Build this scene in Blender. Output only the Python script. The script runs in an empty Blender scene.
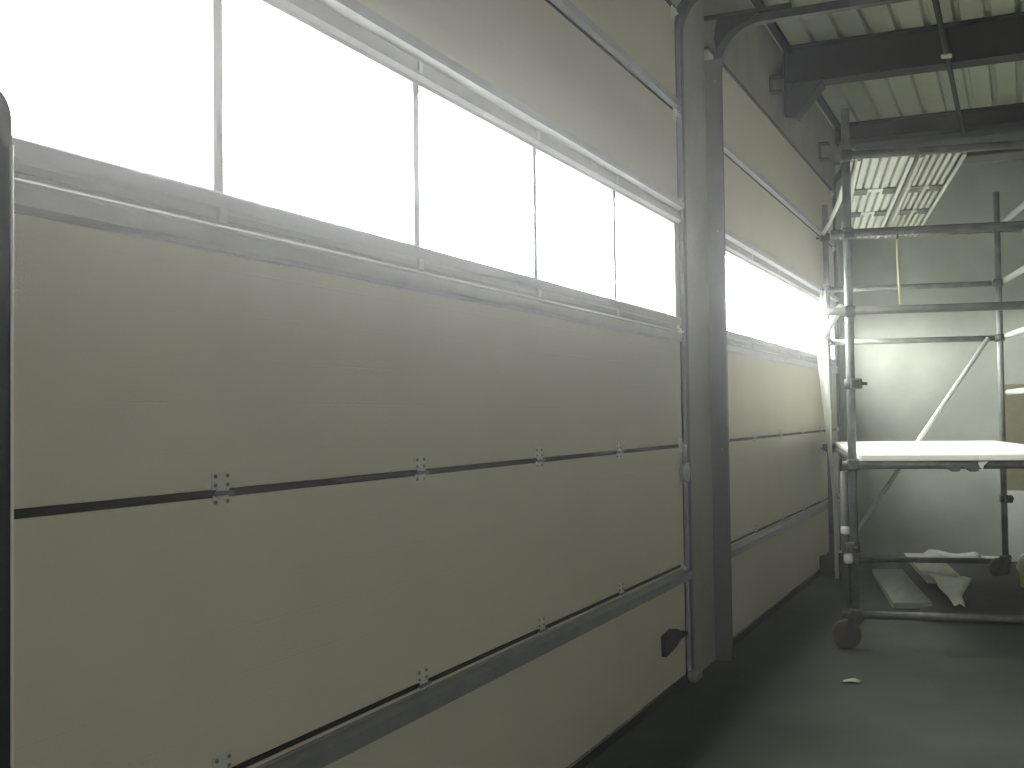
import bpy, bmesh, math, random
from mathutils import Vector, Matrix
random.seed(7)
scn = bpy.context.scene
COL = scn.collection
R = math.radians

# ------------------------------------------------------------------ camera
F_PX = 1129.87
YAW, PITCH, ROLL = 0.4228, 0.0292, -0.0130
EYE = Vector((0, 0, 1.40))
cam_d = bpy.data.cameras.new('camera')
cam_d.sensor_fit = 'HORIZONTAL'
cam_d.sensor_width = 36.0
cam_d.lens = F_PX * 36.0 / 1024.0
cam_d.clip_start = 0.02
cam = bpy.data.objects.new('camera', cam_d)
COL.objects.link(cam)
fw = Vector((-math.sin(YAW) * math.cos(PITCH), math.cos(YAW) * math.cos(PITCH), math.sin(PITCH)))
rt = Vector((math.cos(YAW), math.sin(YAW), 0))
up = rt.cross(fw)
rt2 = rt * math.cos(ROLL) + up * math.sin(ROLL)
up2 = -rt * math.sin(ROLL) + up * math.cos(ROLL)
cam.matrix_world = Matrix((
    (rt2.x, up2.x, -fw.x, EYE.x), (rt2.y, up2.y, -fw.y, EYE.y), (rt2.z, up2.z, -fw.z, EYE.z), (0, 0, 0, 1)))
scn.camera = cam

# ------------------------------------------------------------------ overcast sky outside, exposure
SKY = 45.0
world = bpy.data.worlds.new('overcast_sky')
scn.world = world
world.use_nodes = True
bg = world.node_tree.nodes['Background']
bg.inputs[0].default_value = (1.0, 0.99, 0.975, 1)
bg.inputs[1].default_value = SKY
scn.view_settings.view_transform = 'Standard'
scn.view_settings.look = 'None'
scn.view_settings.exposure = 0.0
scn.view_settings.gamma = 1.0
scn.view_settings.use_curve_mapping = False
scn.cycles.max_bounces = 16
scn.cycles.diffuse_bounces = 10
scn.cycles.transparent_max_bounces = 12
scn.cycles.sample_clamp_indirect = 6.0
scn.cycles.use_denoising = True


def portal(name, loc, rot, sx, sy):
    """a Cycles light portal in a window opening: it emits nothing, it only tells the renderer where the daylight comes in"""
    d = bpy.data.lights.new(name, 'AREA')
    d.shape = 'RECTANGLE'
    d.size, d.size_y = sx, sy
    d.cycles.is_portal = True
    o = bpy.data.objects.new(name, d)
    o.location = loc
    o.rotation_euler = rot
    COL.objects.link(o)


# ------------------------------------------------------------------ dimensions (metres, door wall along +Y)
DX = -1.622            # inner face of the door wall and of the door panels
END = 11.55            # end wall
ROOF = 4.20
XR, YB = 6.6, -5.0     # unseen opposite wall and rear wall
D1, D2 = 1.00, 6.475    # where the two doors begin
DW = 4.76              # door width
DTOP = 3.56
for y0 in (D1, D2):
    portal('daylight_opening', (DX - 0.06, y0 + DW / 2, 2.153), (0, R(-90), 0), 0.484, 4.6)
REAR_WIN = []     # windows in the rear wall, behind the camera (x0, x1, z0, z1)
for (a, b, c, d) in REAR_WIN:
    portal('daylight_opening', ((a + b) / 2, YB - 0.1, (c + d) / 2), (R(90), 0, 0), b - a, d - c)
FILL_WIN = [(-3.6, -1.4, 1.91, 2.395)]  # unseen window added as fill light in the opposite long wall (y0, y1, z0, z1)
for (a, b, c, d) in FILL_WIN:
    portal('daylight_opening', (XR + 0.1, (a + b) / 2, (c + d) / 2), (0, R(90), 0), d - c, b - a)


# ------------------------------------------------------------------ materials
def mat(name, col, rough=0.6, metal=0.0, var=0.0, vscale=3.0, bump=0.0, bscale=60.0, spec=0.5, stretch=None):
    m = bpy.data.materials.new(name)
    m.use_nodes = True
    nt = m.node_tree
    b = nt.nodes['Principled BSDF']
    b.inputs['Base Color'].default_value = (*col, 1)
    b.inputs['Roughness'].default_value = rough
    b.inputs['Metallic'].default_value = metal
    b.inputs['Specular IOR Level'].default_value = spec
    tc = nt.nodes.new('ShaderNodeTexCoord')
    src = tc.outputs['Object']
    if stretch:
        mp = nt.nodes.new('ShaderNodeMapping')
        mp.inputs['Scale'].default_value = stretch
        nt.links.new(src, mp.inputs[0])
        src = mp.outputs[0]
    if var > 0:
        n = nt.nodes.new('ShaderNodeTexNoise')
        n.inputs['Scale'].default_value = vscale
        n.inputs['Detail'].default_value = 6
        n.inputs['Roughness'].default_value = 0.6
        nt.links.new(src, n.inputs['Vector'])
        r = nt.nodes.new('ShaderNodeValToRGB')
        r.color_ramp.elements[0].position = 0.3
        r.color_ramp.elements[1].position = 0.7
        r.color_ramp.elements[0].color = (*[max(0, c * (1 - var)) for c in col], 1)
        r.color_ramp.elements[1].color = (*[min(1, c * (1 + var)) for c in col], 1)
        nt.links.new(n.outputs['Fac'], r.inputs[0])
        nt.links.new(r.outputs[0], b.inputs['Base Color'])
    if bump > 0:
        n2 = nt.nodes.new('ShaderNodeTexNoise')
        n2.inputs['Scale'].default_value = bscale
        n2.inputs['Detail'].default_value = 3
        nt.links.new(src, n2.inputs['Vector'])
        bp = nt.nodes.new('ShaderNodeBump')
        bp.inputs['Strength'].default_value = bump
        bp.inputs['Distance'].default_value = 0.01
        nt.links.new(n2.outputs['Fac'], bp.inputs['Height'])
        nt.links.new(bp.outputs[0], b.inputs['Normal'])
    return m


M = dict(
    panel=mat('cream_painted_steel', (0.68, 0.635, 0.51), 0.55, 0, 0.03, 2.0, 0.12, 160, 0.3),
    frame=mat('grey_aluminium', (0.42, 0.41, 0.43), 0.5, 0.2, 0.04, 4),
    strut=mat('galvanised_strut', (0.53, 0.525, 0.54), 0.5, 0.1, 0.06, 8),
    galv=mat('galvanised_steel', (0.40, 0.41, 0.43), 0.42, 0.7, 0.12, 10),
    hinge=mat('zinc_hinge', (0.74, 0.74, 0.70), 0.4, 0.3, 0.05, 20),
    track=mat('track_steel', (0.24, 0.24, 0.255), 0.5, 0.2, 0.1, 6),
    rail=mat('dark_rail_steel', (0.09, 0.09, 0.10), 0.5, 0.15, 0.1, 6),
    rubber=mat('black_rubber', (0.012, 0.012, 0.012), 0.7),
    black=mat('black_plastic', (0.012, 0.012, 0.013), 0.5),
    conc=mat('pier_concrete', (0.33, 0.32, 0.29), 0.9, 0, 0.12, 2.2, 0.25, 40, 0.2),
    endc=mat('precast_concrete', (0.35, 0.37, 0.315), 0.88, 0, 0.24, 1.1, 0.2, 30, 0.2),
    header=mat('shuttered_concrete', (0.31, 0.30, 0.26), 0.9, 0, 0.2, 1.6, 0.25, 25, 0.2),
    floor=mat('power_floated_concrete', (0.048, 0.058, 0.040), 0.9, 0, 0.35, 0.9, 0.15, 35, 0.3),
    ceil=mat('coated_steel_decking', (0.53, 0.55, 0.42), 0.6, 0, 0.1, 1.5),
    outer=mat('plain_render', (0.42, 0.43, 0.38), 0.9),
    dark=mat('dark_painted_steel', (0.025, 0.025, 0.027), 0.6, 0, 0.2, 3),
    pipe=mat('dull_conduit_steel', (0.05, 0.055, 0.05), 0.55, 0.2),
    post=mat('dark_post_paint', (0.02, 0.02, 0.028), 0.5, 0, 0.15, 5),
    tube=mat('scaffold_tube_steel', (0.19, 0.20, 0.18), 0.5, 0.3, 0.4, 9),
    tube_light=mat('pale_tube_metal', (0.72, 0.74, 0.70), 0.4, 0.25, 0.06, 9),  # paler tone of the scaffold tubes
    dark_tube=mat('dark_tube_steel', (0.085, 0.085, 0.07), 0.65, 0.2, 0.4, 9),  # darkest tone of the scaffold tubes
    wheel=mat('dull_castor_tyre', (0.075, 0.065, 0.03), 0.7, 0, 0.2, 12),
    coupler=mat('coupler_steel', (0.07, 0.07, 0.06), 0.6, 0.3, 0.35, 25),
    deck=mat('pale_deck_board', (0.90, 0.90, 0.80), 0.6, 0, 0.04, 5, 0.1, 30, 0.3, (1, 0.15, 1)),
    steelplank=mat('galvanised_plank', (0.62, 0.63, 0.57), 0.5, 0.15, 0.06, 6),
    dullplank=mat('dusty_galvanised_plank', (0.40, 0.41, 0.34), 0.6, 0.1, 0.1, 6),
    wood=mat('dusty_grey_board', (0.22, 0.23, 0.19), 0.85, 0, 0.3, 4, 0.2, 25, 0.2, (1, 0.12, 1)),
    wood2=mat('pale_dusty_board', (0.48, 0.48, 0.41), 0.85, 0, 0.25, 4, 0.2, 25, 0.2, (1, 0.12, 1)),
    sheet=mat('white_plastic_sheet', (0.75, 0.77, 0.70), 0.45, 0, 0.06, 6),
    floor_shade=mat('dark_shade_sheet', (0.03, 0.03, 0.02), 0.8, 0, 0.3, 5, 0.3, 14),
    chip=mat('brown_chipboard', (0.17, 0.16, 0.095), 0.9, 0, 0.12, 9, 0.15, 90),
    foam=mat('pale_insulation', (0.62, 0.64, 0.56), 0.9, 0, 0.06, 5),
    yellow=mat('yellow_plastic', (0.55, 0.50, 0.05), 0.5),
    strap=mat('yellow_webbing', (0.55, 0.53, 0.30), 0.7),
    white=mat('white_plastic', (0.8, 0.8, 0.76), 0.5),
    ground=mat('outside_paving', (0.30, 0.30, 0.28), 0.9, 0, 0.15, 0.5),
)


def glass_mat():
    m = bpy.data.materials.new('clear_acrylic_pane')
    m.use_nodes = True
    nt = m.node_tree
    nt.nodes.remove(nt.nodes['Principled BSDF'])
    out = nt.nodes['Material Output']
    tr = nt.nodes.new('ShaderNodeBsdfTransparent')
    tr.inputs[0].default_value = (0.95, 0.97, 0.96, 1)
    gl = nt.nodes.new('ShaderNodeBsdfGlossy')
    gl.inputs['Roughness'].default_value = 0.05
    mx = nt.nodes.new('ShaderNodeMixShader')
    mx.inputs[0].default_value = 0.06
    nt.links.new(tr.outputs[0], mx.inputs[1])
    nt.links.new(gl.outputs[0], mx.inputs[2])
    nt.links.new(mx.outputs[0], out.inputs[0])
    return m


M['glass'] = glass_mat()


# ------------------------------------------------------------------ mesh helpers
class MB:
    def __init__(self):
        self.bm = bmesh.new()

    def box(self, x0, x1, y0, y1, z0, z1, bev=0.0):
        b = self.bm
        vs = [b.verts.new(p) for p in ((x0, y0, z0), (x1, y0, z0), (x1, y1, z0), (x0, y1, z0),
                                       (x0, y0, z1), (x1, y0, z1), (x1, y1, z1), (x0, y1, z1))]
        fs = [b.faces.new([vs[i] for i in q]) for q in
              ((3, 2, 1, 0), (4, 5, 6, 7), (0, 1, 5, 4), (1, 2, 6, 5), (2, 3, 7, 6), (3, 0, 4, 7))]
        if bev > 0:
            es = list({e for f in fs for e in f.edges})
            bmesh.ops.bevel(b, geom=es, offset=bev, segments=2, profile=0.5, affect='EDGES')
        return self

    def prism(self, pts, axis, a0, a1):
        """closed 2-D outline extruded along axis; for 'y' pts are (x,z), for 'x' pts are (y,z), for 'z' pts are (x,y)"""
        b = self.bm

        def P(p, a):
            return {'y': (p[0], a, p[1]), 'x': (a, p[0], p[1]), 'z': (p[0], p[1], a)}[axis]
        v0 = [b.verts.new(P(p, a0)) for p in pts]
        v1 = [b.verts.new(P(p, a1)) for p in pts]
        n = len(pts)
        b.faces.new(v0)
        b.faces.new(v1[::-1])
        for i in range(n):
            b.faces.new((v0[i], v0[(i + 1) % n], v1[(i + 1) % n], v1[i]))
        return self

    def tube(self, pts, r, seg=12, caps=True):
        b = self.bm
        pts = [Vector(p) for p in pts]
        rs = r if isinstance(r, (list, tuple)) else [r] * len(pts)
        rings = []
        for i, p in enumerate(pts):
            t = (pts[min(i + 1, len(pts) - 1)] - pts[max(i - 1, 0)]).normalized()
            a = Vector((0, 0, 1)) if abs(t.z) < 0.9 else Vector((1, 0, 0))
            u = t.cross(a).normalized()
            w = t.cross(u)
            rings.append([b.verts.new(p + (u * math.cos(2 * math.pi * k / seg) + w * math.sin(2 * math.pi * k / seg)) * rs[i])
                          for k in range(seg)])
        for q in range(len(rings) - 1):
            for k in range(seg):
                f = b.faces.new((rings[q][k], rings[q][(k + 1) % seg], rings[q + 1][(k + 1) % seg], rings[q + 1][k]))
                f.smooth = True
        if caps:
            b.faces.new(rings[0][::-1])
            b.faces.new(rings[-1])
        return self

    def sweep(self, pts, frames, outline):
        """outline points (a,b) placed with frames (A,B) along pts"""
        b = self.bm
        rings = [[b.verts.new(Vector(p) + Vector(A) * o[0] + Vector(B) * o[1]) for o in outline] for p, (A, B) in zip(pts, frames)]
        n = len(outline)
        for q in range(len(rings) - 1):
            for k in range(n):
                b.faces.new((rings[q][k], rings[q][(k + 1) % n], rings[q + 1][(k + 1) % n], rings[q + 1][k]))
        b.faces.new(rings[0][::-1])
        b.faces.new(rings[-1])
        return self

    def grid(self, rows, thick):
        """rows: list of lists of points; a sheet with real thickness"""
        b = self.bm
        nr, nc = len(rows), len(rows[0])
        P = [[Vector(p) for p in r] for r in rows]
        N = []
        for i in range(nr):
            rr = []
            for j in range(nc):
                a = P[min(i + 1, nr - 1)][j] - P[max(i - 1, 0)][j]
                c = P[i][min(j + 1, nc - 1)] - P[i][max(j - 1, 0)]
                n = a.cross(c)
                rr.append(n.normalized() if n.length > 1e-9 else Vector((0, 0, 1)))
            N.append(rr)
        top = [[b.verts.new(P[i][j] + N[i][j] * thick / 2) for j in range(nc)] for i in range(nr)]
        bot = [[b.verts.new(P[i][j] - N[i][j] * thick / 2) for j in range(nc)] for i in range(nr)]
        for i in range(nr - 1):
            for j in range(nc - 1):
                f = b.faces.new((top[i][j], top[i + 1][j], top[i + 1][j + 1], top[i][j + 1]))
                f.smooth = True
                f = b.faces.new((bot[i][j], bot[i][j + 1], bot[i + 1][j + 1], bot[i + 1][j]))
                f.smooth = True
        edge = [(i, 0) for i in range(nr)] + [(nr - 1, j) for j in range(1, nc)] + [(i, nc - 1) for i in range(nr - 2, -1, -1)] + [(0, j) for j in range(nc - 2, 0, -1)]
        for k in range(len(edge)):
            i0, j0 = edge[k]
            i1, j1 = edge[(k + 1) % len(edge)]
            b.faces.new((top[i0][j0], bot[i0][j0], bot[i1][j1], top[i1][j1]))
        return self

    def build(self, name, m, parent=None, loc=None, rot=None):
        bmesh.ops.recalc_face_normals(self.bm, faces=self.bm.faces)
        me = bpy.data.meshes.new(name)
        self.bm.to_mesh(me)
        self.bm.free()
        me.materials.append(m)
        o = bpy.data.objects.new(name, me)
        COL.objects.link(o)
        if parent is not None:
            o.parent = parent
        if loc is not None:
            o.location = loc
        if rot is not None:
            o.rotation_euler = rot
        return o


def tag(o, label=None, cat=None, group=None, kind=None):
    if label:
        o['label'] = label
    if cat:
        o['category'] = cat
    if group:
        o['group'] = group
    if kind:
        o['kind'] = kind
    return o


def empty(name, loc, rz=0.0):
    o = bpy.data.objects.new(name, None)
    o.location = loc
    o.rotation_euler = (0, 0, rz)
    o.empty_display_size = 0.1
    COL.objects.link(o)
    return o


def copy_tree(o, parent=None):
    c = o.copy()
    COL.objects.link(c)
    if parent is not None:
        c.parent = parent
    for ch in list(o.children):
        copy_tree(ch, c)
    return c


# ------------------------------------------------------------------ setting
MB().box(DX - 0.3, XR + 0.3, YB - 0.3, END + 0.3, -0.2, 0).build('floor', M['floor'])
tag(bpy.data.objects['floor'], 'dark grey smooth concrete floor of the hall', 'floor', kind='structure')

w = MB()
y_1a, y_1b = D1, D1 + DW
y_2a, y_2b = D2, D2 + DW
TH = 0.30
# piers, flush with the door panels
w.box(DX - TH, DX, YB, y_1a - 0.005, 0, ROOF)
w.box(DX - TH, DX, D1 + 4.918, y_2a - 0.095, 0, ROOF)
w.box(DX - TH, DX, D2 + 4.918, END, 0, ROOF)
# outer lips the panels close against
for a, b_ in ((y_1a, y_1b), (y_2a, y_2b)):
    w.box(DX - TH, DX - 0.06, a - 0.13, a + 0.08, 0, 3.6)
    w.box(DX - TH, DX - 0.06, b_ - 0.05, b_ + 0.17, 0, 3.6)
w.build('wall_left', M['conc'])
tag(bpy.data.objects['wall_left'], 'pale concrete pier wall between the two sectional doors', 'wall', kind='structure')
h = MB()
for a, b_ in ((y_1a, y_1b), (y_2a, y_2b)):
    h.box(DX - TH, DX + 0.0, a - 0.12, b_ + 0.17, 3.565, ROOF)
h.build('wall_header', M['header'])
tag(bpy.data.objects['wall_header'], 'dark shuttered concrete header above the sectional doors', 'wall', kind='structure')

MB().box(DX - 0.3, XR + 0.3, END, END + 0.3, 0, ROOF).build('wall_end', M['endc'])
tag(bpy.data.objects['wall_end'], 'pale precast concrete end wall behind the scaffold tower', 'wall', kind='structure')
MB().box(DX, XR, END - 0.07, END, 3.74, 4.00, 0.008).build('trim_1', M['endc'])
tag(bpy.data.objects['trim_1'], 'shallow concrete ring beam along the top of the end wall', 'trim', kind='structure')


def wall_with_windows(name, axis, pos, thick, a0, a1, wins, label):
    m = MB()
    ws = sorted(wins)
    cur = a0
    for (p, q, z0, z1) in ws + [(a1, None, 0, 0)]:
        segs = [(cur, p, 0, ROOF)]
        if q is not None:
            segs += [(p, q, 0, z0), (p, q, z1, ROOF)]
            cur = q
        for (u, v, s, t) in segs:
            if axis == 'x':
                m.box(u, v, pos, pos + thick, s, t)
            else:
                m.box(pos, pos + thick, u, v, s, t)
    o = m.build(name, M['outer'])
    tag(o, label, 'wall', kind='structure')


wall_with_windows('wall_rear', 'x', YB - 0.3, 0.3, DX - 0.3, XR + 0.3, REAR_WIN, 'pale rear wall of the hall with two windows')
wall_with_windows('wall_right', 'y', XR, 0.3, YB, END, FILL_WIN, 'pale long wall opposite the sectional doors')

# profiled steel deck: trapezoid ribs running along the hall
c = MB()
pitch = 0.20
pts = []
x = DX - 0.3
while x < XR + 0.3:
    pts += [(x, ROOF), (x + 0.145, ROOF), (x + 0.158, ROOF + 0.045), (x + 0.187, ROOF + 0.045)]
    x += pitch
pts.append((x, ROOF))
outline = pts + [(x, ROOF + 0.16), (DX - 0.3, ROOF + 0.16)]
c.prism(outline, 'y', YB - 0.3, END + 0.3)
tag(c.build('ceiling', M['ceil']), 'ribbed pale green steel roof decking', 'ceiling', kind='structure')

MB().box(DX - 80.3, DX - 0.301, -70, 90, -0.3, -0.05).build('ground', M['ground'])
tag(bpy.data.objects['ground'], 'dark paved yard outside the sectional doors', 'ground', kind='structure')

# ------------------------------------------------------------------ sectional doors
SEAM = [0.045, 0.620, 1.240, 1.838, 2.518, 3.000, 3.545]
MULL = [1.020, 1.930, 2.830, 3.730]          # from the door's left edge
GL0, GL1 = 0.085, 4.67
T = 0.042


def panel_profile(z0, z1):
    """section of a foam panel: (x,z), faint horizontal grooves on the inner face, chamfered joint edges"""
    g = 0.006
    pr = [(-T, z0 + 0.004), (-T, z1 - 0.004), (-g, z1 - 0.004), (0, z1 - 0.004 - g)]
    n = max(2, round((z1 - z0) / 0.1))
    for i in range(n - 1, 0, -1):
        zz = z0 + (z1 - z0) * i / n
        pr += [(0, zz + 0.003), (-0.0004, zz), (0, zz - 0.003)]
    pr += [(0, z0 + 0.004 + g), (-g, z0 + 0.004)]
    return pr


def strut_profile(z0, z1, d):
    return [(0, z0), (0.006, z0), (0.008, z0 + 0.004), (d, z0 + 0.012), (d, z1 - 0.012), (0.010, z1 - 0.004), (0.008, z1), (0, z1)]


def hinge(parent, y, z, big=True):
    m = MB()
    m.box(0.0005, 0.004, y - 0.031, y + 0.031, z + 0.008, z + 0.047, 0.0012)
    m.box(0.0005, 0.004, y - 0.026, y + 0.026, z - 0.028, z - 0.004, 0.0012)
    m.box(0.004, 0.012, y - 0.019, y + 0.019, z - 0.012, z + 0.014, 0.002)
    o = m.build('hinge', M['hinge'], parent)
    s = MB()
    for dy in (-0.021, 0.021):
        for dz in (0.038, 0.018, -0.019):
            s.tube([(0.0035, y + dy, z + dz), (0.0075, y + dy, z + dz)], 0.0048, 6)
    s.tube([(0.013, y - 0.030, z), (0.013, y + 0.030, z)], 0.0055, 8)
    sc = s.build('hinge_pin', M['track'], o)
    sc.parent = parent
    sc['label'] = 'dark hinge bolts and pin'
    return o


def roller_bracket(parent, y, z, sgn):
    m = MB()
    m.box(0.0005, 0.004, y - 0.04, y + 0.02, z - 0.035, z + 0.035, 0.001)
    m.box(0.004, 0.016, y - 0.018, y + 0.010, z - 0.018, z + 0.018, 0.003)
    m.tube([(0.016, y - 0.03, z), (0.016, y + 0.030, z)], 0.005, 10)
    m.build('roller_bracket', M['hinge'], parent)


def make_door(name, loc):
    d = empty(name, loc)
    # bottom seal
    MB().prism([(-T, 0.002), (0.006, 0.002), (0.010, 0.012), (0.006, 0.045), (-T, 0.045)], 'y', 0.0, DW).build('bottom_seal', M['rubber'], d)
    MB().box(-T, 0.004, 0, DW, 3.546, 3.562).build('top_seal', M['rubber'], d)
    secs = []
    for i in range(6):
        z0, z1 = SEAM[i], SEAM[i + 1]
        if i == 3:
            secs.append(None)
            continue
        secs.append(MB().prism(panel_profile(z0, z1), 'y', 0.0, DW).build('door_panel', M['panel'], d))
    # dark joint strip in the two lower seams
    for (z, hh) in ((SEAM[1], 0.0062), (SEAM[2], 0.0088), (SEAM[5], 0.004)):
        MB().box(-T, 0.0012, 0.004, DW - 0.004, z - hh, z + hh).build('joint_seal', M['rubber'], d)
    # glazed section
    z0, z1 = SEAM[3], SEAM[4]
    zb, zt = 1.911, 2.395
    m = MB()
    m.prism([(-T, z0 + 0.002), (0.010, z0 + 0.002), (0.010, z0 + 0.006), (0.002, z0 + 0.010), (0.002, z0 + 0.026), (0.010, z0 + 0.034), (0.010, zb - 0.006), (0.006, zb), (-T, zb)], 'y', 0, DW)
    m.prism([(-T, zt), (0.004, zt), (0.006, zt + 0.012), (0.018, zt + 0.024), (0.018, z1 - 0.012), (0.012, z1 - 0.004), (-T, z1 - 0.004)], 'y', 0, DW)
    for (a, b_) in ((0.0, GL0), (GL1, DW)):
        m.box(-T, 0.004, a, b_, zb, zt)
    for y in MULL:
        m.box(-0.036, 0.002, y - 0.017, y + 0.017, zb, zt)
    fr = m.build('window_frame', M['frame'], d)
    ys = [GL0] + MULL + [GL1]
    for a, b_ in zip(ys[:-1], ys[1:]):
        MB().box(-0.030, -0.014, a + 0.0172, b_ - 0.0172, zb, zt).build('window_pane', M['glass'], fr)
    # reinforcing struts
    for (sec, a, b_, dep) in ((secs[0], 0.540, 0.604, 0.050), (secs[2], 1.774, 1.832, 0.020), (secs[5], 3.006, 3.066, 0.022)):
        MB().prism(strut_profile(a, b_, dep), 'y', 0.01, DW - 0.03).build('strut', M['galv'] if a < 1 else M['strut'], sec)
    MB().prism([(0.018, 2.462), (0.050, 2.470), (0.054, 2.500), (0.018, 2.508)], 'y', 0.01, DW - 0.06).build('strut', M['strut'], fr)
    MB().prism([(0.0022, 1.836), (0.0125, 1.836), (0.0125, 1.8400), (0.0022, 1.842)], 'y', 0.01, DW - 0.06).build('strut', M['frame'], fr)
    # hinges on the seams and roller brackets at the edges
    for y in MULL:
        hinge(secs[1], y, SEAM[2])
        hinge(secs[0], y, SEAM[1])
    for y in MULL:
        h1 = MB().box(0.010, 0.017, y - 0.013, y + 0.013, 1.842, 1.872, 0.002)
        h1.build('hinge', M['strut'], fr)
        MB().box(0.018, 0.022, y - 0.012, y + 0.012, 2.425, 2.460, 0.002).build('hinge', M['strut'], fr)
    for k, z in enumerate((0.60, 1.24, 1.835, 2.50, 2.985, 3.52)):
        roller_bracket(d, DW - 0.025, z, 1)
        if z < 3:
            roller_bracket(d, 0.030, z, -1)
    return d, secs


LOC1 = (DX, D1, 0)
door1, secs1 = make_door('door_1', LOC1)
tag(door1, 'large cream sectional overhead door with a long band of five glowing windows, nearest the camera', 'door', kind='structure')
# lower handle recess and cable pulley on the near door only
hb = MB()
hb.prism([(4.335, 0.224), (4.50, 0.240), (4.625, 0.272), (4.625, 0.292), (4.56, 0.322), (4.475, 0.338), (4.330, 0.325)], 'x', 0.0, 0.026)
hb.box(0.0, 0.034, 4.60, 4.70, 0.268, 0.290, 0.004)
hb.build('latch', M['black'], door1)['label'] = 'black latch on the bottom panel'
door2 = copy_tree(door1)
door2.name = 'door_2'
door2.location = (DX, D2, 0)
tag(door2, 'second cream sectional overhead door, behind the concrete pier and beside the scaffold tower', 'door', kind='structure')
for ch in list(door2.children):
    if ch.name.startswith('latch'):
        bpy.data.objects.remove(ch)
pl = MB()
pl.tube([(0.004, DW - 0.01, 1.10), (0.030, DW - 0.01, 1.10)], 0.052, 18)
pl.tube([(0.002, DW - 0.01, 1.10), (0.036, DW - 0.01, 1.10)], 0.013, 10)
pl.build('cable_pulley', M['galv'], door1)


# ------------------------------------------------------------------ door tracks
def make_track(y, s, label, hz, rad, p0, fl, length=4.2, foot=True):
    """upright guide; s = +1 right of its door, -1 left of its door; y = pier-side face; p0 = how far the rail's axis stands
    off the wall face, fl = how far the angle flange stands off it"""
    r = empty('door_track', (DX, y, 0))
    b0, b1 = 0.0, 3.43
    wd = 0.145 if s > 0 else 0.075
    a = MB()
    L = [(-0.056, 0.0), (-0.056, -s * wd), (-0.051, -s * wd), (-0.051, -s * 0.005), (fl, -s * 0.005), (fl, 0.0)]
    a.prism(L, 'z', b0, b1 + 0.02)
    a.build('angle_bracket', M['track'], r)
    yr = -s * (0.066 if s > 0 else 0.040)
    path, frm = [(p0, yr, b0 + 0.02), (p0, yr, hz - rad)], [((1, 0, 0), (0, 1, 0))] * 2
    for k in range(1, 17):
        t = math.pi / 2 * k / 16
        path.append((p0 + rad * (1 - math.cos(t)), yr, hz - rad + rad * math.sin(t)))
        frm.append(((math.cos(t), 0, -math.sin(t)), (0, 1, 0)))
    path.append((p0 + length, yr, hz + 0.02))
    frm.append(((0, 0, -1), (0, 1, 0)))
    q = s
    out = [(-0.024, q * 0.034), (0.024, q * 0.034), (0.024, -q * 0.022), (0.019, -q * 0.022), (0.019, q * 0.030), (-0.019, q * 0.030), (-0.019, -q * 0.022), (-0.024, -q * 0.022)]
    MB().sweep(path, frm, out).build('rail', M['rail'], r)
    # bracket arm along the top and a small dark gusset inside the bend
    yy = yr - s * -0.04
    MB().box(0.002, 0.50, yy - 0.014, yy + 0.014, hz + 0.026, hz + 0.050, 0.002).build('bracket_arm', M['dark'], r)
    g = MB()
    arc = [(0.30, hz + 0.026)]
    for k in range(0, 7):
        t = math.pi / 2 * (0.85 - 0.55 * k / 6)
        arc.append((p0 - 0.024 + (rad + 0.0) * (1 - math.cos(t)), hz - rad + (rad + 0.0) * math.sin(t)))
    arc += [(0.055, hz - 0.09), (0.075, hz + 0.026)]
    g.prism(arc, 'y', yy - 0.003, yy + 0.003)
    g.build('gusset_plate', M['dark'], r)
    if fl > 0.05:
        for z in (1.2, 2.45, 3.32):
            MB().tube([(0.060, -s * 0.004, z), (0.060, s * 0.005, z)], 0.006, 6).build('bolt', M['galv'], r)
    if foot:
        MB().box(0.0, 0.050, -s * 0.12, s * 0.01, 0.0, 0.06, 0.014).build('foot', M['galv'], r)
    return tag(r, label, 'track', 'upright door tracks')


make_track(D1 + 4.915, 1, 'galvanised upright track at the right edge of the nearest sectional door', 3.70, 0.26, -0.012, 0.004)
make_track(D2 - 0.090, -1, 'wide dark track standing out from the pier at the left edge of the second door', 3.655, 0.28, 0.062, 0.095, foot=False)
make_track(D2 + 4.915, 1, 'galvanised track beside the end wall corner, behind the scaffold poles', 3.80, 0.26, -0.012, 0.004, foot=False)

# ------------------------------------------------------------------ roof beams
def i_beam(name, y, z0, z1, haunch, label):
    r = empty(name, (DX, y, z0))
    hgt = z1 - z0
    x0, x1 = 0.05, XR - DX
    MB().box(x0, x1, 0.085, 0.099, 0.014, hgt - 0.014).build('web', M['dark'], r)
    MB().box(x0, x1, 0.0, 0.18, 0.0, 0.014, 0.003).build('bottom_flange', M['dark'], r)
    MB().box(x0, x1, 0.0, 0.18, hgt - 0.014, hgt - 0.001, 0.003).build('top_flange', M['dark'], r)
    MB().box(0.036, 0.052, -0.01, 0.19, -0.25 if haunch else -0.02, hgt - 0.001, 0.002).build('end_plate', M['dark'], r)
    if haunch:
        g = MB()
        g.prism([(0.05, 0.0), (0.05, -0.24), (0.10, -0.24), (0.31, -0.012), (0.31, 0.0)], 'y', 0.08, 0.104)
        g.prism([(0.05, -0.24), (0.10, -0.24), (0.315, -0.004), (0.315, -0.02), (0.11, -0.254), (0.05, -0.254)], 'y', 0.0, 0.18)
        g.build('haunch', M['dark'], r)
    return tag(r, label, 'beam', kind='structure')


i_beam('roof_beam', 8.65, 3.905, ROOF, True, 'dark steel roof beam with a triangular haunch where it meets the door wall')
i_beam('roof_beam', 11.22, 4.03, ROOF, False, 'dark steel roof beam closest to the end wall, above the scaffold platform')
MB().box(DX + 0.036, DX + 0.09, 6.2, END, ROOF - 0.035, ROOF - 0.001).build('trim_2', M['dark'])
tag(bpy.data.objects['trim_2'], 'dark steel closure angle between header and roof decking', 'trim', kind='structure')

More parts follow.
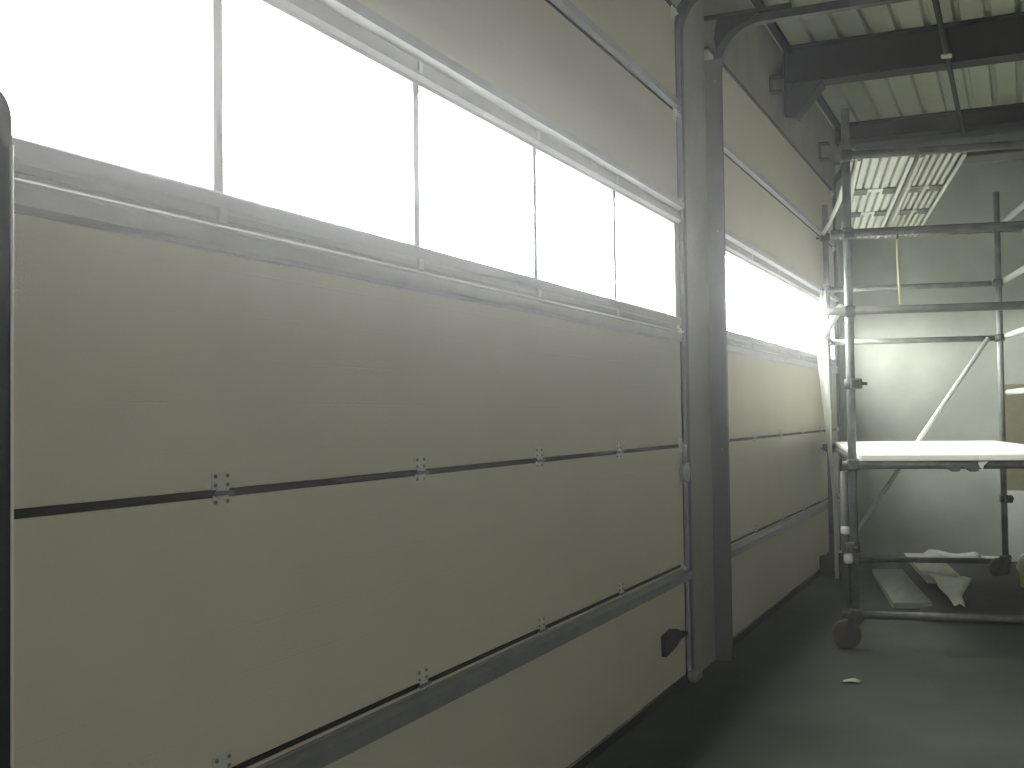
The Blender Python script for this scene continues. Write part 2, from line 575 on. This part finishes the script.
for (yy, zz, s, lab) in ((8.30, 3.81, 1.0, 'small steel wall bracket on the header left of the beam haunch'),
                         (9.08, 3.765, 0.95, 'small steel wall bracket on the header just right of the beam haunch'),
                         (10.52, 3.78, 1.3, 'dark steel wall bracket on the header above the scaffold pole top')):
    t = empty('wall_bracket', (DX, yy, zz))
    MB().box(0, 0.006, -0.05 * s, 0.05 * s, -0.06 * s, 0.06 * s, 0.001).build('back_plate', M['dark'], t)
    for q in (-1, 1):
        MB().box(0.006, 0.09, -0.05 * s, 0.05 * s, q * 0.0565 * s - 0.0035 * s, q * 0.0565 * s + 0.0035 * s).build('lip', M['dark'], t)
    tag(t, lab, 'bracket', 'steel brackets on the header')

p = empty('conduit_pipe', (-0.41, 6.4, 3.868))
MB().tube([(0, 0, 0), (0, 4.36, 0)], 0.019, 12).build('pipe', M['pipe'], p)
MB().box(-0.035, 0.035, 1.85, 1.905, -0.032, -0.012, 0.004).build('clip', M['white'], p)['label'] = 'white clip'
MB().tube([(0, 2.34, 0), (0, 2.34, 0.04)], 0.012, 8).build('hanger', M['pipe'], p)
tag(p, 'thin dark conduit pipe hung under the roof beams with one white clip', 'pipe')

# ------------------------------------------------------------------ post at the near edge
pp = empty('guard_post', (-1.1835, 0.944, 0))
b = MB()
hw = 0.062
prof = [(-hw, 0.02), (hw, 0.02), (hw, 1.77)]
for k in range(1, 10):
    t = math.pi / 2 * k / 9
    prof.append((hw - 0.055 + 0.055 * math.cos(t), 1.77 + 0.055 * math.sin(t)))
for k in range(0, 10):
    t = math.pi / 2 * k / 9
    prof.append((-hw + 0.055 - 0.055 * math.sin(t), 1.77 + 0.055 * math.cos(t)))
b.prism(prof, 'y', -hw, hw)
b.build('post_body', M['post'], pp)
for (ex, ey, er) in ((hw + 0.0005, hw - 0.0005, 0.0022), (hw + 0.0005, hw - 0.022, 0.0015)):  # white beads imitate window light catching the post edge
    MB().tube([(ex, ey, 0.02), (ex, ey, 1.50), (ex, ey, 1.742)], er, 10).build('lit_edge', M['white'], pp)['label'] = 'white bead imitating light on the post edge'
MB().box(-0.10, 0.10, -0.10, 0.10, 0, 0.02, 0.004).build('base_plate', M['post'], pp)
tag(pp, 'dark upright guard post with white beads imitating light on its edge at the left border of the nearest door', 'post')

# ------------------------------------------------------------------ scaffold tower
PHI = 0.1898
SC = (-0.926, 7.0, 0.0)
SW, SL = 1.40, 3.16
sc = empty('scaffold_tower', SC, PHI)
tag(sc, 'tube scaffold tower in the corner, with a pale working deck and a higher plank platform', 'scaffold')
RT = 0.0255


def pole(x, y, zt):
    MB().tube([(x, y, 0.185), (x, y, zt)], RT, 14).build('pole', M['tube'], sc)
    # swivel castor: stem plate, fork and wheel
    wx, wy, wr = x - 0.055, y - 0.02, 0.085
    b = MB()
    b.tube([(x, y, 0.178), (x, y, 0.188)], 0.045, 16)
    b.prism([(x + 0.045, 0.178), (x - 0.045, 0.178), (wx - 0.022, wr - 0.018), (wx + 0.022, wr - 0.018)], 'y', y - 0.052, y - 0.047)
    b.prism([(x + 0.045, 0.178), (x - 0.045, 0.178), (wx - 0.022, wr - 0.018), (wx + 0.022, wr - 0.018)], 'y', y + 0.007, y + 0.012)
    b.tube([(wx, y - 0.056, wr), (wx, y + 0.016, wr)], 0.009, 8)
    c_ = b.build('castor', M['coupler'], sc)
    MB().tube([(wx, wy - 0.023, wr), (wx, wy - 0.019, wr), (wx, wy - 0.013, wr), (wx, wy + 0.013, wr), (wx, wy + 0.019, wr), (wx, wy + 0.023, wr)],
              [0.050, wr - 0.012, wr, wr, wr - 0.012, 0.050], 24).build('wheel', M['wheel'], c_)


for (x, y, z) in ((0, 0, 3.23), (0, SL, 3.22), (SW, SL, 3.25), (SW, 0, 3.23)):
    pole(x, y, z)


def coupler(x, y, z, dx=0.0, dy=0.0):
    b = MB()
    b.tube([(x, y, z - 0.030), (x, y, z + 0.030)], 0.037, 10)
    b.box(x + dx - 0.034, x + dx + 0.034, y + dy - 0.034, y + dy + 0.034, z - 0.032, z + 0.032, 0.010)
    n = Vector((dx, dy, 0))
    if n.length > 0:
        n.normalize()
        b.tube([(x + dx * 1.2 - n.y * 0.045, y + dy * 1.2 + n.x * 0.045, z), (x + dx * 1.2 - n.y * 0.078, y + dy * 1.2 + n.x * 0.078, z)], 0.011, 6)
    b.build('coupler', M['coupler'], sc)


OFF = 0.052


def across(y, z, side, over0=0.10, over1=0.12, m='tube', coup=True, name='ledger'):
    """a tube along the short side; side -1 lies on the near face of the poles, +1 on the far face"""
    MB().tube([(-over0, y + side * OFF, z), (SW + over1, y + side * OFF, z)], 0.0242, 12).build(name, M[m], sc)
    if coup:
        coupler(0, y, z, 0, side * OFF * 0.8)
        coupler(SW, y, z, 0, side * OFF * 0.8)


def along(x, z, side, y0=-0.08, y1=SL + 0.1, m='tube_light', coup=True):
    MB().tube([(x + side * OFF, y0, z), (x + side * OFF, y1, z)], 0.0242, 12).build('guard_rail', M[m], sc)


# near face
across(0, 2.937, -1, 0.02, 0.3, 'dark_tube')
across(0, 2.470, -1, 0.10, 0.3, 'dark_tube')
across(0, 2.005, -1, 0.12, 0.3, 'dark_tube')
across(0, 1.089, -1, 0.06, 0.3, 'coupler')
across(0, 0.205, -1, 0.08, 0.3, 'coupler')
coupler(0, 0, 1.572, 0.03, -0.03)
coupler(0, 0, 0.60, -0.03, -0.03)
# far face
across(SL, 2.937, 1, 0.05, 0.2)
across(SL, 2.48, 1, 0.03, -0.05)
across(SL, 2.015, 1, 0.03, -0.03)
across(SL, 1.089, 1, 0.05, 0.2)
across(SL, 0.13, 1, 0.05, 0.05, 'coupler')
# long sides
along(0, 2.03, -1, 0.0, SL - 0.02)
MB().tube([(0.045, 0.0, 2.975), (0.045, 0.7, 2.965), (0.040, 1.5, 2.955), (0.012, 2.4, 2.955), (-0.018, 3.08, 2.958)], 0.017, 12).build('guard_rail', M['tube_light'], sc)
# short doubled standard and white glints modelled as pale couplers on the near left pole
MB().tube([(-0.050, -0.01, 0.24), (-0.050, -0.01, 1.05)], 0.023, 12).build('pole', M['dark_tube'], sc)
for (x_, y_, z) in ((-0.050, -0.01, 0.70), (-0.030, -0.030, 0.595), (-0.036, -0.030, 0.535)):
    MB().tube([(x_, y_, z - 0.030), (x_, y_, z - 0.015), (x_, y_, z + 0.015), (x_, y_, z + 0.030)], [0.020, 0.027, 0.027, 0.020], 12).build('coupler', M['tube_light'], sc)
coupler(SW, SL, 0.66, 0.03, -0.02)
coupler(0, SL, 1.10, -0.03, -0.03)
for x_ in (0.50, 0.60):
    MB().prism([(x_, 1.085), (x_ + 0.10, 1.085), (x_ + 0.09, 1.052), (x_ + 0.05, 1.050)], 'y', -0.085, -0.02).build('coupler', M['coupler'], sc)
MB().prism([(0.69, 1.105), (0.75, 1.112), (0.72, 1.085), (0.715, 1.06), (0.70, 1.075)], 'y', -0.086, -0.076).build('wedge_pin', M['tube_light'], sc)
for z in (2.99, 2.50, 2.03, 1.555):
    along(SW, z, 1, -0.1, SL + 0.02)
# diagonal brace on the far face
MB().tube([(1.30, SL - 0.06, 2.012), (0.075, SL - 0.06, 0.19)], 0.019, 12).build('diagonal_brace', M['tube_light'], sc)
MB().tube([(0.06, -0.01, 1.089), (0.06, SL, 1.089)], 0.0242, 12).build('ledger', M['tube'], sc)
MB().tube([(SW - 0.06, -0.01, 1.089), (SW - 0.06, SL, 1.089)], 0.0242, 12).build('ledger', M['tube'], sc)


def place(o, lx, ly, z, rz=0.0):
    """put a top-level thing at a spot of the tower's plan"""
    cs, sn = math.cos(PHI), math.sin(PHI)
    o.location = (SC[0] + lx * cs - ly * sn, SC[1] + lx * sn + ly * cs, z)
    o.rotation_euler = (0, 0, PHI + rz)
    return o


# working deck: four pale boards
DZ = 1.1145
def deck_board(wd, ln):
    r = empty('deck_board', (0, 0, 0))
    MB().box(-wd / 2, wd / 2, 0, ln, 0, 0.034, 0.005).build('board', M['deck'], r)
    for e in (0.03, ln - 0.06):
        b = MB()
        b.box(-wd / 2 - 0.0015, wd / 2 + 0.0015, e, e + 0.025, -0.0008, 0.0348)
        b.build('end_band', M['steelplank'], r)
    return r


dl = ['pale deck board of the working level, beside the scaffold pole at its left edge',
      'second pale deck board of the working level from the left scaffold pole',
      'third pale deck board of the working level from the left scaffold pole',
      'pale deck board of the working level farthest from the sectional doors']
for i in range(4):
    o = deck_board(0.325, 3.34)
    place(o, 0.170 + 0.3265 * i + 0.035, -0.10, DZ)
    tag(o, dl[i], 'deck board', 'boards of the working deck')

# upper platform: two ribbed steel planks seen from below
def steel_plank(wd, ln, m='steelplank'):
    r = empty('scaffold_plank', (0, 0, 0))
    b = MB()
    # top sheet with folded-down edges and lengthwise ribs
    prof = [(-wd / 2, 0.0), (-wd / 2 + 0.022, 0.0), (-wd / 2 + 0.022, 0.006), (-wd / 2 + 0.006, 0.006), (-wd / 2 + 0.006, 0.050)]
    n = 5
    step = (wd - 0.05) / n
    for k in range(n):
        a = -wd / 2 + 0.025 + k * step
        prof += [(a + 0.005, 0.050), (a + 0.008, 0.012), (a + step - 0.012, 0.012), (a + step - 0.009, 0.050)]
    prof += [(wd / 2 - 0.006, 0.050), (wd / 2 - 0.006, 0.006), (wd / 2 - 0.022, 0.006), (wd / 2 - 0.022, 0.0), (wd / 2, 0.0), (wd / 2, 0.056), (-wd / 2, 0.056)]
    b.prism(prof, 'y', 0, ln)
    b.build('plank_sheet', M[m], r)
    for yy in (0.30, 0.585):
        c = MB()
        c.box(-wd / 2 + 0.023, wd / 2 - 0.023, ln * yy, ln * yy + 0.10, 0.006, 0.0125)
        c.build('stiffener', M[m], r)
        for sx in (-1, 1):
            MB().box(sx * (wd / 2 - 0.07) - 0.042, sx * (wd / 2 - 0.07) + 0.042, ln * yy - 0.03, ln * yy + 0.17, 0.002, 0.0075).build('shadow_plate', M['coupler'], r)  # dark plates imitate the shadows at the cross straps
    return r


PZ = 2.905
o = steel_plank(0.325, 3.196)
place(o, 0.228, -0.018, PZ, -0.017)
tag(o, 'ribbed steel plank of the upper platform, beside the left scaffold pole', 'plank', 'steel planks of the upper platform')
o = steel_plank(0.262, 3.196, 'dullplank')
place(o, 0.552, -0.018, PZ, -0.022)
tag(o, 'ribbed steel plank of the upper platform with its outer side open to the room', 'plank', 'steel planks of the upper platform')

# yellow strap hanging in the near face of the tower
st = empty('hanging_strap', (0, 0, 0))
MB().tube([(0, 0, 2.42), (0.002, 0, 2.32), (0.006, 0.002, 2.18), (0.010, 0, 2.035)], 0.0075, 8).build('strap', M['strap'], st)
MB().tube([(0, -0.026, 2.47), (0, 0, 2.443), (0, 0, 2.41)], 0.006, 8).build('hook', M['coupler'], st)
place(st, 0.277, -OFF - 0.005, 0.0)
tag(st, 'thin yellow strap hanging down between two ledgers of the scaffold tower', 'strap')

# white plastic strip hanging beside the far left pole
rows = []
for (x0, x1, z) in ((-1.507, -1.474, 2.43), (-1.519, -1.468, 2.30), (-1.529, -1.463, 2.18), (-1.543, -1.461, 2.07), (-1.549, -1.462, 1.97), (-1.541, -1.460, 1.76),
                    (-1.518, -1.453, 1.51), (-1.496, -1.450, 1.30), (-1.478, -1.447, 1.09), (-1.458, -1.430, 0.88), (-1.446, -1.417, 0.67), (-1.441, -1.413, 0.42), (-1.440, -1.415, 0.02)):
    n = 5
    rows.append([(x0 + (x1 - x0) * k / (n - 1), 9.70 + 0.020 * math.sin(math.pi * k / (n - 1)), z) for k in range(n)])
o = MB().grid(rows, 0.006).build('plastic_strip', M['sheet'])
tag(o, 'white plastic strip hanging crookedly in front of the second door beside the far scaffold pole', 'plastic strip')

# ------------------------------------------------------------------ things lying under the tower and along the end wall
def board(name, m, pts, z0, th, label, cat, group=None, bend=0.0):
    """a flat board given by its four plan corners (a,b near end to far end)"""
    (ax, ay), (bx, by), (cx, cy), (dx_, dy_) = pts      # near-left, near-right, far-right, far-left
    base = Vector(((ax + bx) / 2, (ay + by) / 2, z0[0]))
    rows = []
    n = 9
    for i in range(n):
        t = i / (n - 1)
        L_ = Vector((ax + (dx_ - ax) * t, ay + (dy_ - ay) * t, 0))
        R_ = Vector((bx + (cx - bx) * t, by + (cy - by) * t, 0))
        z = z0[0] + (z0[1] - z0[0]) * t + bend * math.sin(math.pi * t)
        rows.append([Vector((L_.x + (R_.x - L_.x) * k / 3, L_.y + (R_.y - L_.y) * k / 3, z)) - base for k in range(4)])
    o = MB().grid(rows, th).build(name, m, None, base)
    for f in o.data.polygons:
        f.use_smooth = False
    return tag(o, label, cat, group)


SHEET_PTS = [[(x, y) for x in [-0.62 + 1.75 * k / 8 for k in range(9)]] for y in [8.05 + 3.1 * q / 9 for q in range(10)]]
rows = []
for q, rr in enumerate(SHEET_PTS):
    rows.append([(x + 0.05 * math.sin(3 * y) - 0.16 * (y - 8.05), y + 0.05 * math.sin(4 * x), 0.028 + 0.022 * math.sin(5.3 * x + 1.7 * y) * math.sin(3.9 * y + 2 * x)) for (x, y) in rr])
o = MB().grid(rows, 0.006).build('shade_sheet', M['floor_shade'])  # dark sheet laid in to imitate the shade under the deck
tag(o, 'dark crumpled sheet imitating shade on the floor under the scaffold deck', 'shade_sheet')

board('floor_board', M['wood'], [(-0.859, 8.43), (-0.606, 8.52), (-0.96, 10.25), (-1.20, 10.18)], (0.03, 0.03), 0.04,
      'dull grey board on the floor under the scaffold, just right of the left scaffold pole', 'board', 'loose boards under the scaffold')
board('floor_board', M['wood2'], [(-0.70, 9.44), (-0.44, 9.50), (-0.74, 11.10), (-1.02, 11.05)], (0.075, 0.075), 0.04,
      'pale grey board on the floor under the scaffold, running back to the end wall', 'board', 'loose boards under the scaffold')
# torn pale sheet lying over the end of that board
rows = []
edgeL = [(-0.72, 9.56), (-0.64, 9.25), (-0.58, 8.95), (-0.50, 8.66), (-0.455, 8.42)]
edgeR = [(-0.43, 9.42), (-0.37, 9.27), (-0.40, 9.02), (-0.42, 8.74), (-0.385, 8.40)]
hz = [0.118, 0.116, 0.085, 0.075, 0.066]
for k in range(5):
    rows.append([(edgeL[k][0] + (edgeR[k][0] - edgeL[k][0]) * j / 4, edgeL[k][1] + (edgeR[k][1] - edgeL[k][1]) * j / 4, hz[k] + 0.012 * math.sin(j * 1.7 + k)) for j in range(5)])
o = MB().grid(rows, 0.008).build('torn_sheet', M['sheet'])
tag(o, 'torn white plastic sheet draped over the near end of the pale board under the scaffold', 'plastic sheet')
# long pale roll of sheeting at the back
pts, rs = [], []
for k in range(13):
    t = k / 12
    pts.append((-0.86 + 0.50 * t, 11.28 - 0.08 * t + 0.02 * math.sin(6 * t), 0.052 + 0.006 * math.sin(9 * t)))
    rs.append(0.046 + 0.008 * math.sin(7 * t + 1) - (0.03 if k in (0, 12) else 0))
o = MB().tube(pts, rs, 14).build('sheeting_roll', M['foam'])
tag(o, 'pale crumpled roll of sheeting lying across the floor at the foot of the end wall', 'roll of sheeting')
# small white offcut by the far right pole
o = MB().prism([(-0.36, 11.10), (-0.17, 10.45), (-0.235, 10.38), (-0.13, 11.08)][::-1], 'z', 0.06, 0.09).build('insulation_offcut', M['foam'])
tag(o, 'small white triangular offcut on the floor left of the far right scaffold pole foot', 'offcut')
# white sack at the right border
sk = empty('plastic_sack', (0.16, 10.0, 0.05))
bm = bmesh.new()
bmesh.ops.create_uvsphere(bm, u_segments=24, v_segments=14, radius=1.0)
for v in bm.verts:
    n = 1 + 0.10 * math.sin(5 * v.co.x + 2) * math.sin(6 * v.co.y + 1) + 0.06 * math.sin(11 * v.co.z + 4 * v.co.x)
    v.co = Vector((v.co.x * 0.22 * n, v.co.y * 0.42 * n, max(0.0, 0.10 + v.co.z * 0.13 * n)))
for f in bm.faces:
    f.smooth = True
k_ = MB()
k_.bm.free()
k_.bm = bm
k_.build('sack_body', M['sheet'], sk)
tag(sk, 'white plastic sack on the floor at the foot of the far right scaffold pole', 'sack')
yb = empty('yellow_bottle', (0.005, 9.50, 0.05))
MB().tube([(0, 0, 0), (0, 0, 0.008), (0, 0, 0.10), (0, 0, 0.125), (0, 0, 0.135)], [0.036, 0.04, 0.04, 0.022, 0.014], 16).build('body', M['yellow'], yb)
MB().tube([(0, 0, 0.135), (0, 0, 0.16)], 0.016, 12).build('cap', M['white'], yb)
tag(yb, 'small yellow plastic bottle standing in front of the white sack', 'bottle')

sp = MB().grid([[(-0.045, -0.03, 0.006), (0.0, -0.035, 0.012), (0.04, -0.02, 0.005)], [(-0.05, 0.01, 0.004), (0.0, 0.012, 0.018), (0.045, 0.015, 0.007)],
                [(-0.03, 0.04, 0.005), (0.005, 0.045, 0.010), (0.035, 0.035, 0.004)]], 0.003).build('paper_scrap', M['wood2'], None, (-0.83, 6.11, 0.0))
tag(sp, 'tiny pale scrap on the floor in front of the near left scaffold castor', 'scrap')

# sheets standing against the end wall at the right border
o = MB().box(-0.155, 1.05, -0.018, 0.0, 0, 1.645, 0.002).build('chipboard_sheet', M['chip'], None, (0, END - 0.006, 0))
tag(o, 'brown chipboard sheet standing upright against the end wall beside the far right scaffold pole', 'board')
o = MB().box(-0.14, 0.95, -0.05, 0.0, 0, 0.655, 0.006).build('insulation_board', M['foam'], None, (0, END - 0.028, 0))
tag(o, 'pale insulation board standing in front of the foot of the brown chipboard sheet', 'board')

# ------------------------------------------------------------------ haze added to imitate lens bloom around the windows
HAZE = 0.0125
hm = bpy.data.materials.new('bloom_veil')
hm.use_nodes = True
nt = hm.node_tree
nt.nodes.remove(nt.nodes['Principled BSDF'])
vs = nt.nodes.new('ShaderNodeVolumeScatter')
vs.inputs['Color'].default_value = (0.98, 0.965, 0.99, 1)
vs.inputs['Density'].default_value = HAZE
vs.inputs['Anisotropy'].default_value = 0.85
nt.links.new(vs.outputs[0], nt.nodes['Material Output'].inputs['Volume'])
hz_o = MB().box(DX - 0.05, XR - 0.01, YB + 0.01, END - 0.001, 0.001, ROOF - 0.001).build('bloom_haze', hm)
tag(hz_o, 'thin haze added to imitate lens bloom around the windows', 'haze', kind='stuff')
